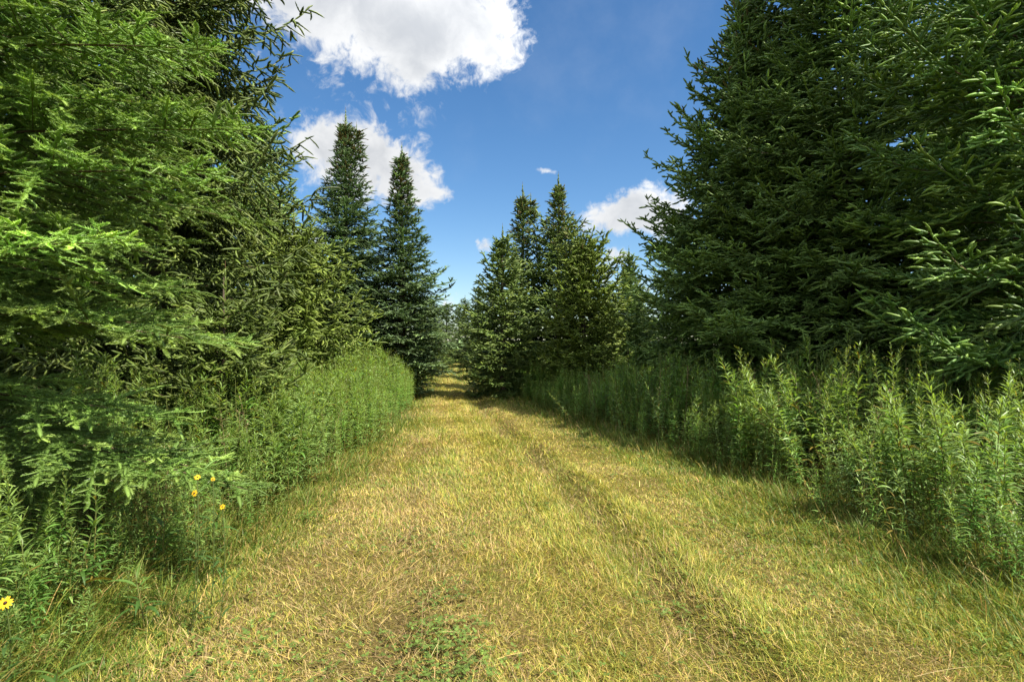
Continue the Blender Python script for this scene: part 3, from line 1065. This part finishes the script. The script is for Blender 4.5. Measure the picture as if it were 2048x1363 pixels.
def goldenrod(h, lean, nleaf, lod, colour, tuft=0, curve=0.0, leafl=.095):
    """one stalk with a spiral of narrow drooping leaves; lean in metres at the top (along +x)"""
    stem, fol = Bag(), Bag()
    zz = np.linspace(0, h, 9)
    u = zz / h
    wx = rng.normal(0, .012, 2)
    pts = np.stack([lean * u ** (1.4 + curve) + wx[0] * np.sin(u * 5), wx[1] * np.sin(u * 4 + 1), zz * (1 - .10 * min(1, abs(lean)))], -1)
    scol = np.array([.10, .12, .03]) * (1 - .3 * (1 - u))[:, None] + np.array([.05, .01, 0]) * (1 - u)[:, None]
    curve_tube(stem, pts, .0042 * (1 - .62 * u) + .0006, np.repeat(scol, 5 if lod == 0 else 3, 0), 0, 5 if lod == 0 else 3)
    t = np.sort(rng.uniform(.10, 1.0, nleaf)) ** .85
    base = np.stack([np.interp(t, u, pts[:, i]) for i in range(3)], -1)
    az = np.arange(nleaf) * 2.4 + rng.normal(0, .35, nleaf)
    Lp = np.interp(t, [0, .15, .35, .7, .9, 1], [.45, .65, 1, .92, .6, .35]) * leafl * rng.uniform(.75, 1.2, nleaf)
    wd = Lp * rng.uniform(.12, .17, nleaf)
    el = np.interp(t, [0, .5, .85, 1], [.25, .50, .75, 1.2]) + rng.normal(0, .18, nleaf)
    dr = np.interp(t, [0, .5, 1], [1.15, 1.25, .5]) * rng.uniform(.6, 1.3, nleaf)
    rows, cols = ((5, 3) if lod == 0 else (3, 2))
    V, Fq, k = leaf_strips(base, az, el, Lp, wd, dr, rows, cols, roll=rng.normal(0, .25, nleaf))
    c = np.array(colour) * np.exp(rng.normal(0, .18, (nleaf, 1)))
    young = np.clip((t - .55) / .45, 0, 1)[:, None]
    c = c * (1 - young * .6) + np.array([.20, .29, .06]) * young * .6
    yel = (rng.random(nleaf) < .12 * (1 - t))[:, None]
    c = np.where(yel, np.array([.24, .18, .04]), c)
    fol.add(V, Fq, np.repeat(c, k, 0))
    for i in range(tuft):      # short budding side sprays near the top
        tz = rng.uniform(.78, 1.0)
        b0 = np.array([np.interp(tz, u, pts[:, j]) for j in range(3)])
        a = rng.uniform(0, 6.28)
        e = rng.uniform(.75, 1.2)
        L = rng.uniform(.06, .15)
        dv = np.array([math.cos(a) * math.cos(e), math.sin(a) * math.cos(e), math.sin(e)])
        m = 9
        tt = np.linspace(.15, 1, m)
        V, Fq, k = leaf_strips(b0 + dv * (tt * L)[:, None], rng.uniform(0, 6.28, m), rng.uniform(.5, 1.2, m), rng.uniform(.02, .045, m), rng.uniform(.004, .007, m), rng.uniform(.1, .7, m), 2, 2)
        fol.add(V, Fq, np.tile(np.array([.17, .21, .035]), (m * k, 1)) * np.exp(rng.normal(0, .15)))
        tubes(fol, [b0], [b0 + dv * L], .0016, .0008, np.array([.12, .15, .03]))
    return stem, fol


LIGHTG = [.205, .315, .085]
DEEPG = [.125, .26, .052]
GREYG = [.22, .32, .115]


def as_meshes(pair, name):
    s_, f_ = pair
    return s_.mesh(name + "_stem", [M_STEM], True), f_.mesh(name + "_foliage", [M_LEAF])


def plant_obj(name, meshes, x, d, rz, k, label, cat, group=None, tilt=0.0):
    o = empty(name, (x, d, float(ground_h(x, d)) - .015), rz)
    o.rotation_euler = (tilt, 0, rz)
    o.scale = (k, k, k)
    tag(o, label, cat, group)
    for part, me in zip(("stem", "foliage"), meshes):
        c = bpy.data.objects.new(part, me)
        c.parent = o
        link(c)
    return o


def build_weeds():
    kinds = {}
    for key, colr in (("light", LIGHTG), ("deep", DEEPG), ("grey", GREYG)):
        kinds[key] = [as_meshes(goldenrod(1.0, rng.normal(.20, .15), int(rng.uniform(62, 84)), 0, colr, tuft=int(rng.integers(0, 5)), leafl=.135), "goldenrod_" + key) for _ in range(6)]
    coarse = {}
    for key, colr in (("light", LIGHTG), ("deep", DEEPG), ("grey", GREYG)):
        coarse[key] = [goldenrod(1.0, rng.normal(.08, .08), int(rng.uniform(52, 66)), 1, colr, tuft=2, leafl=.135) for _ in range(6)]
    spots = []      # x, d, height, key, side
    n = 2100
    d = 2.3 + 14.2 * rng.random(n) ** .8
    off = rng.beta(1.0, 1.5, n) * 2.7
    x = XL(d) - .08 - off
    hh = np.interp(d, [2, 4.5, 6, 9, 13, 17], [.45, .76, 1.0, 1.12, 1.24, 1.27]) * np.interp(off, [0, .2, .5], [.6, .88, 1.0])
    keep = in_view(x, d, .2) & ~((d < 3.2) & (off > 1.6))
    for i in np.nonzero(keep)[0]:
        spots.append((x[i], d[i], hh[i] * (.58 + .72 * vnoise(x[i] * 1.5, d[i] * 1.5, 5)), "light" if rng.random() < .8 else "deep", -1))
    n = 2300
    d = 2.6 + 15.5 * rng.random(n) ** .85
    off = rng.beta(1.0, 1.25, n) * 3.8
    x = XR(d) + .02 + off
    hh = rng.normal(1, .10, n) * np.interp(d, [3, 4.5, 6, 8, 11, 18], [.85, 1.02, 1.18, 1.12, .95, .92]) * np.interp(off, [0, .3, .8], [.62, .88, 1.0])
    keep = in_view(x, d, .2)
    for i in np.nonzero(keep)[0]:
        far = d[i] > 8.5
        key = ("deep" if rng.random() < .75 else "light") if far else rng.choice(["light", "grey", "deep"], p=[.45, .35, .2])
        spots.append((x[i], d[i], hh[i] * (.62 + .68 * vnoise(x[i] * 1.5, d[i] * 1.5, 8)), key, 1))
    n = 90
    d = rng.uniform(2.2, 4.2, n)
    x = XL(d) - .25 - rng.random(n) * 1.5
    for i in np.nonzero(in_view(x, d, .2))[0]:
        spots.append((x[i], d[i], rng.uniform(.28, .55), "deep", -1))
    n = 260
    d = 2.8 + 12 * rng.random(n) ** .9
    x = XR(d) - .18 + rng.random(n) * .5
    for i in np.nonzero(in_view(x, d, .1))[0]:
        spots.append((x[i], d[i], rng.uniform(.25, .7), "light" if rng.random() < .5 else "deep", 1))
    # the ones standing largest in view, in front of the others, become plants of their own
    def score(s):
        front = (XL(s[1]) - s[0]) if s[4] < 0 else (s[0] - XR(s[1]))
        return s[2] / s[1] * (1.0 if front < .9 else .62 if front < 1.8 else .4)
    spots.sort(key=score, reverse=True)
    own, rest = spots[:285], spots[285:]
    for (x, d, h, key, side) in own:
        if side < 0:
            lab, grp = "leafy light green weed stalk in the bank left of the track", "weed stalks left of the track"
        elif d < 5.2:
            lab, grp = "narrow leaved weed stalk in the near bank at the lower right", "weed stalks in the near right bank"
        else:
            lab, grp = "tall leafy weed stalk in the right bank before the dark spruces", "weed stalks before the dark spruces"
        rz = (0 if side < 0 else math.pi) + rng.normal(0, .9)
        plant_obj("goldenrod", kinds[key][rng.integers(6)], x, d, rz, h * rng.uniform(.70, 1.15), lab, "weed", grp, tilt=rng.normal(0, .13))
    b = Bag()
    for (x, d, h, key, side) in rest:
        for bag_, mi in zip(coarse[key][rng.integers(6)], (1, 0)):
            V = np.concatenate(bag_.V)
            col = np.concatenate(bag_.col)
            a = rng.uniform(0, 6.28)
            M = np.array([[math.cos(a), -math.sin(a), 0], [math.sin(a), math.cos(a), 0], [rng.normal(0, .05), rng.normal(0, .05), 1]])
            k = h * rng.uniform(.8, 1.12)
            V = V @ M.T * k + np.array([x, d, float(ground_h(x, d)) - .015])
            b.add(V, np.concatenate(bag_.Q), col * math.exp(rng.normal(0, .1)), mi)
    tag(b.obj("weeds", [M_LEAF, M_STEM]), "dense mass of leafy weeds filling both banks behind the nearest stalks", None, None, 'stuff')

    # stalks that stand out by themselves
    def special(px, d, h, lean, n, tuft, label, colr=LIGHTG, rz=math.pi, curve=0.0, cat="weed"):
        m = as_meshes(goldenrod(h, lean, n, 0, colr, tuft=tuft, curve=curve, leafl=.10), "goldenrod_tall")
        plant_obj("goldenrod", m, X(px, d), d, rz, 1.0, label, cat)
    special(1500, 7.0, 1.50, .16, 80, 5, "tall pale weed stalk, left one of the two crossing the dark spruce's foot")
    special(1530, 6.9, 1.44, .22, 80, 3, "tall pale weed stalk leaning beside its twin below the dark spruce")
    special(1700, 5.9, 1.47, .05, 90, 14, "weed stalk with the widest bushy yellow green tuft, below the bare trunk")
    special(1775, 5.7, 1.45, .14, 84, 4, "slender arching weed stalk just right of the bushy tufted one")
    special(1800, 5.75, 1.50, .10, 84, 2, "thin curved weed tip poking highest into the dark boughs")
    special(1835, 5.7, 1.42, -.04, 84, 6, "upright weed stalk right of the thin curved tip")
    special(1985, 5.0, 1.22, .02, 84, 6, "weed stalk topping the bank close to the right edge", GREYG)
    special(1660, 4.35, 1.25, .62, 60, 0, "long weed stalk leaning far over the track's right edge", LIGHTG)
    special(1800, 4.1, 1.20, .55, 60, 2, "second leaning weed stalk with reddish foot beside the longest leaning one", LIGHTG)
    special(1335, 8.2, 1.05, .35, 64, 0, "pale weed stalk bending out of the bank where it narrows", GREYG)
    special(1240, 9.3, .95, .12, 60, 3, "pale upright weed stalk at the front of the bank below the clump", GREYG)
    special(1146, 10.7, .62, .45, 30, 4, "small lone weed leaning out over the far right edge of the track", GREYG)
    special(200, 3.1, .80, .05, 46, 0, "single stalk with stacked drooping leaves below the near fir's lowest bough", DEEPG)
    special(590, 7.6, 1.05, .1, 74, 4, "tallest weed stalk in the left bank before the young spruce", LIGHTG)

    # old stalks and tall grasses among the weeds
    def old_stalk(h):
        st, hd = Bag(), Bag()
        zz = np.linspace(0, h, 7)
        ln = rng.normal(0, .12)
        pts = np.stack([ln * (zz / h) ** 1.5, .02 * np.sin(zz * 4), zz], -1)
        brown = np.array([.24, .17, .09])
        curve_tube(st, pts, np.linspace(.0036, .0014, 7), brown, 0, 5)
        for i in range(9):
            t = rng.uniform(.62, 1)
            p0 = np.array([np.interp(t * h, zz, pts[:, j]) for j in range(3)])
            a, e = rng.uniform(0, 6.28), rng.uniform(.5, 1.2)
            p1 = p0 + np.array([math.cos(a) * math.cos(e), math.sin(a) * math.cos(e), math.sin(e)]) * rng.uniform(.04, .12)
            tubes(hd, [p0], [p1], .0012, .0008, brown)
            m = 7
            b0 = p0 + (p1 - p0) * rng.uniform(.5, 1.05, m)[:, None]
            V, Fq, k = leaf_strips(b0, rng.uniform(0, 6.28, m), rng.uniform(-.5, 1.3, m), rng.uniform(.008, .02, m), rng.uniform(.003, .006, m), rng.uniform(0, 1, m), 2, 2)
            hd.add(V, Fq, np.tile(np.array([.30, .22, .12]), (m * k, 1)))
        return st.mesh("old_stalk_stem", [M_STEM], True), hd.mesh("old_stalk_head", [M_STEM])
    olds = [old_stalk(1.0) for _ in range(4)]
    for i in range(26):
        if i % 3 == 0:
            d = rng.uniform(4, 12)
            x, side = XL(d) - rng.uniform(.1, .9), -1
            h = np.interp(d, [2, 4.5, 6, 9, 13], [.5, .75, 1.0, 1.15, 1.3])
        else:
            d = rng.uniform(3.8, 11)
            x, side = XR(d) + rng.uniform(.05, 1.0), 1
            h = np.interp(d, [3, 4.5, 6, 8, 11], [1.0, 1.15, 1.3, 1.25, 1.05])
        if not in_view(np.array([x]), np.array([d]), -.1)[0]:
            continue
        o = plant_obj("dead_stalk", olds[i % 4], x, d, rng.uniform(0, 6.28), h * rng.uniform(.75, 1.05),
                      "thin brown dry stalk with a seed head in the bank " + ("left of the track" if side < 0 else "right of the track"), "weed",
                      "dry stalks " + ("left of the track" if side < 0 else "right of the track"), tilt=rng.normal(0, .2))
        o.children[-1].name = "seed_head"

    def tuft():
        b = Bag()
        n = 60
        az = rng.uniform(0, 6.28, n)
        hd = rng.normal(0, .05, (2, n))
        az = rng.uniform(0, 6.28, n)
        V, Fq, k = leaf_strips(np.stack([hd[0], hd[1], hd[0] * 0], -1), az, rng.uniform(.95, 1.45, n), rng.uniform(.12, .36, n), rng.uniform(.003, .0055, n), rng.uniform(.5, 2.3, n), 6, 2)
        c = np.array([.14, .21, .04]) * np.exp(rng.normal(0, .2, (n, 1)))
        c = np.where(rng.random((n, 1)) < .2, np.array([.32, .25, .10]), c)
        b.add(V, Fq, np.repeat(c, k, 0))
        return b.mesh("grass_tuft", [M_GRASS])
    tm = [tuft() for _ in range(4)]
    for i in range(46):
        d = 2.8 + 9 * rng.random() ** 1.2
        side = -1 if i % 2 else 1
        x = XL(d) - rng.uniform(-.12, .35) if side < 0 else XR(d) + rng.uniform(-.35, .2)
        if not in_view(np.array([x]), np.array([d]), 0)[0]:
            continue
        o = bpy.data.objects.new("grass_tuft", tm[i % 4])
        link(o)
        o.location = (x, d, float(ground_h(x, d)) - .01)
        o.rotation_euler = (0, 0, rng.uniform(0, 6.28))
        o.scale = (1, 1, rng.uniform(.6, 1.1))
        w_ = "left" if side < 0 else "right"
        tag(o, "arching tuft of long grass at the foot of the weeds " + w_ + " of the track", "grass tuft", "grass tufts along the " + w_ + " edge")

    # broad leaved weeds at the lower left
    labs = ["broad leaved green weed at the left edge beside the yellow daisy", "broad leaved weed with long glossy leaves under the near fir's boughs",
            "broad leaved weed leaning onto the mown grass at the lower left", "dark broad leaved weed in the shade left of the track",
            "bright broad leaved weed among flopped grass at the lower left corner", "broad leaved weed below the cluster of small yellow flowers"]
    for (px, d, h, n), lab in zip([(60, 2.75, .55, 22), (150, 2.95, .62, 26), (290, 2.95, .34, 18), (330, 3.6, .5, 24), (110, 2.3, .25, 16), (430, 4.1, .45, 22)], labs):
        m = goldenrod(h, rng.normal(0, .08), n, 0, [.065, .135, .028], leafl=.17)
        plant_obj("broadleaf_weed", as_meshes(m, "broadleaf_weed"), X(px, d), d, rng.uniform(0, 6.28), 1.0, lab, "weed")


build_weeds()


# ------------------------------------------------------------------ yellow flowers
def daisy(px, py, d, r, label, tilt):
    x, z = X(px, d), EYE + (690 - py) / F_PX * d
    g0 = float(ground_h(x, d))
    o = empty("coneflower", (x, d, g0))
    tag(o, label, "flower", "yellow coneflowers at the lower left")
    h = z - g0
    st = Bag()
    zz = np.linspace(0, h, 7)
    curve_tube(st, np.stack([.05 * np.sin(zz / h * 2.2) - .05 * math.sin(2.2), .02 * np.cos(zz * 5) - .02 * math.cos(h * 5), zz], -1), np.full(7, .0025), np.array([.08, .11, .03]), 0, 5)
    st.obj("stem", [M_STEM], o, True)
    lf = Bag()
    n = 7
    t = rng.uniform(.1, .75, n)
    V, Fq, k = leaf_strips(np.stack([t * 0, t * 0, t * h], -1), rng.uniform(0, 6.28, n), rng.uniform(.2, .8, n), rng.uniform(.06, .1, n), rng.uniform(.012, .02, n), rng.uniform(.6, 1.4, n))
    lf.add(V, Fq, np.array([.06, .12, .03]))
    lf.obj("foliage", [M_LEAF], o)
    n = 12
    az = np.arange(n) * 2 * math.pi / n + rng.normal(0, .08, n)
    pb = Bag()
    V, Fq, k = leaf_strips(np.stack([np.cos(az) * r * .2, np.sin(az) * r * .2, az * 0], -1), az, rng.uniform(-.05, .2, n), np.full(n, r * .85), np.full(n, r * .36), rng.uniform(.1, .5, n), 4, 3, .15)
    pb.add(V, Fq, np.array([.80, .47, .02]))
    po = pb.obj("flower_head", [M_PETAL], o)
    po.location = (0, 0, h)
    po.rotation_euler = tilt
    cb = Bag()
    ph = np.linspace(0, math.pi / 2, 6)
    rr, zc = np.cos(ph) * r * .27, np.sin(ph) * r * .3
    curve_tube(cb, np.stack([ph * 0, ph * 0, zc], -1), np.maximum(rr, .0004), np.array([.03, .014, .008]), 0, 10)
    cb.obj("flower_centre", [M_STEM], po, True)


daisy(14, 1203, 2.35, .027, "yellow coneflower with a dark centre at the very left edge", (R(58), 0, R(20)))
daisy(390, 985, 2.95, .018, "yellow coneflower with its dark centre facing out, lower one below the fir bough", (R(70), 0, R(-15)))
daisy(396, 953, 2.98, .016, "yellow coneflower topmost of the small cluster at the fir bough's tip", (R(40), R(20), 0))
daisy(427, 957, 3.0, .011, "smallest half closed yellow coneflower right of the cluster's topmost", (R(80), 0, R(30)))
daisy(446, 1012, 2.98, .0155, "yellow coneflower standing apart, rightmost below the bough's tip", (R(50), R(-15), 0))


# ------------------------------------------------------------------ sapling in the shade
def sapling():
    d = 6.3
    x = X(1880, d)
    o = empty("sapling", (x, d, float(ground_h(x, d))))
    tag(o, "thin sapling with paired oval blue green leaves in the right shade", "sapling")
    st = Bag()
    zz = np.linspace(0, 1.45, 8)
    curve_tube(st, np.stack([.04 * np.sin(zz * 2), zz * 0, zz], -1), np.linspace(.006, .002, 8), np.array([.10, .07, .05]), 0, 6)
    st.obj("stem", [M_BARK], o, True)
    lf = Bag()
    for z in (1.05, 1.2, 1.32, 1.42):
        a0 = rng.uniform(0, 6.28)
        n = 9
        t = np.repeat(np.linspace(.05, .2, 5), 2)[:n]
        ax = np.array([math.cos(a0), math.sin(a0), .15])
        az = a0 + np.where(np.arange(n) % 2 == 0, 1.25, -1.25)
        az[-1] = a0
        base = np.array([.04 * math.sin(z * 2), 0, z]) + ax * t[:, None]
        V, Fq, k = leaf_strips(base, az, rng.uniform(-.1, .25, n), np.full(n, .06), np.full(n, .021), rng.uniform(.2, .7, n))
        lf.add(V, Fq, np.array([.06, .12, .06]))
        tubes(lf, [base[0] - ax * .05], [base[-1]], .0015, .001, np.array([.10, .09, .04]))
    lf.obj("foliage", [M_LEAF], o)


sapling()
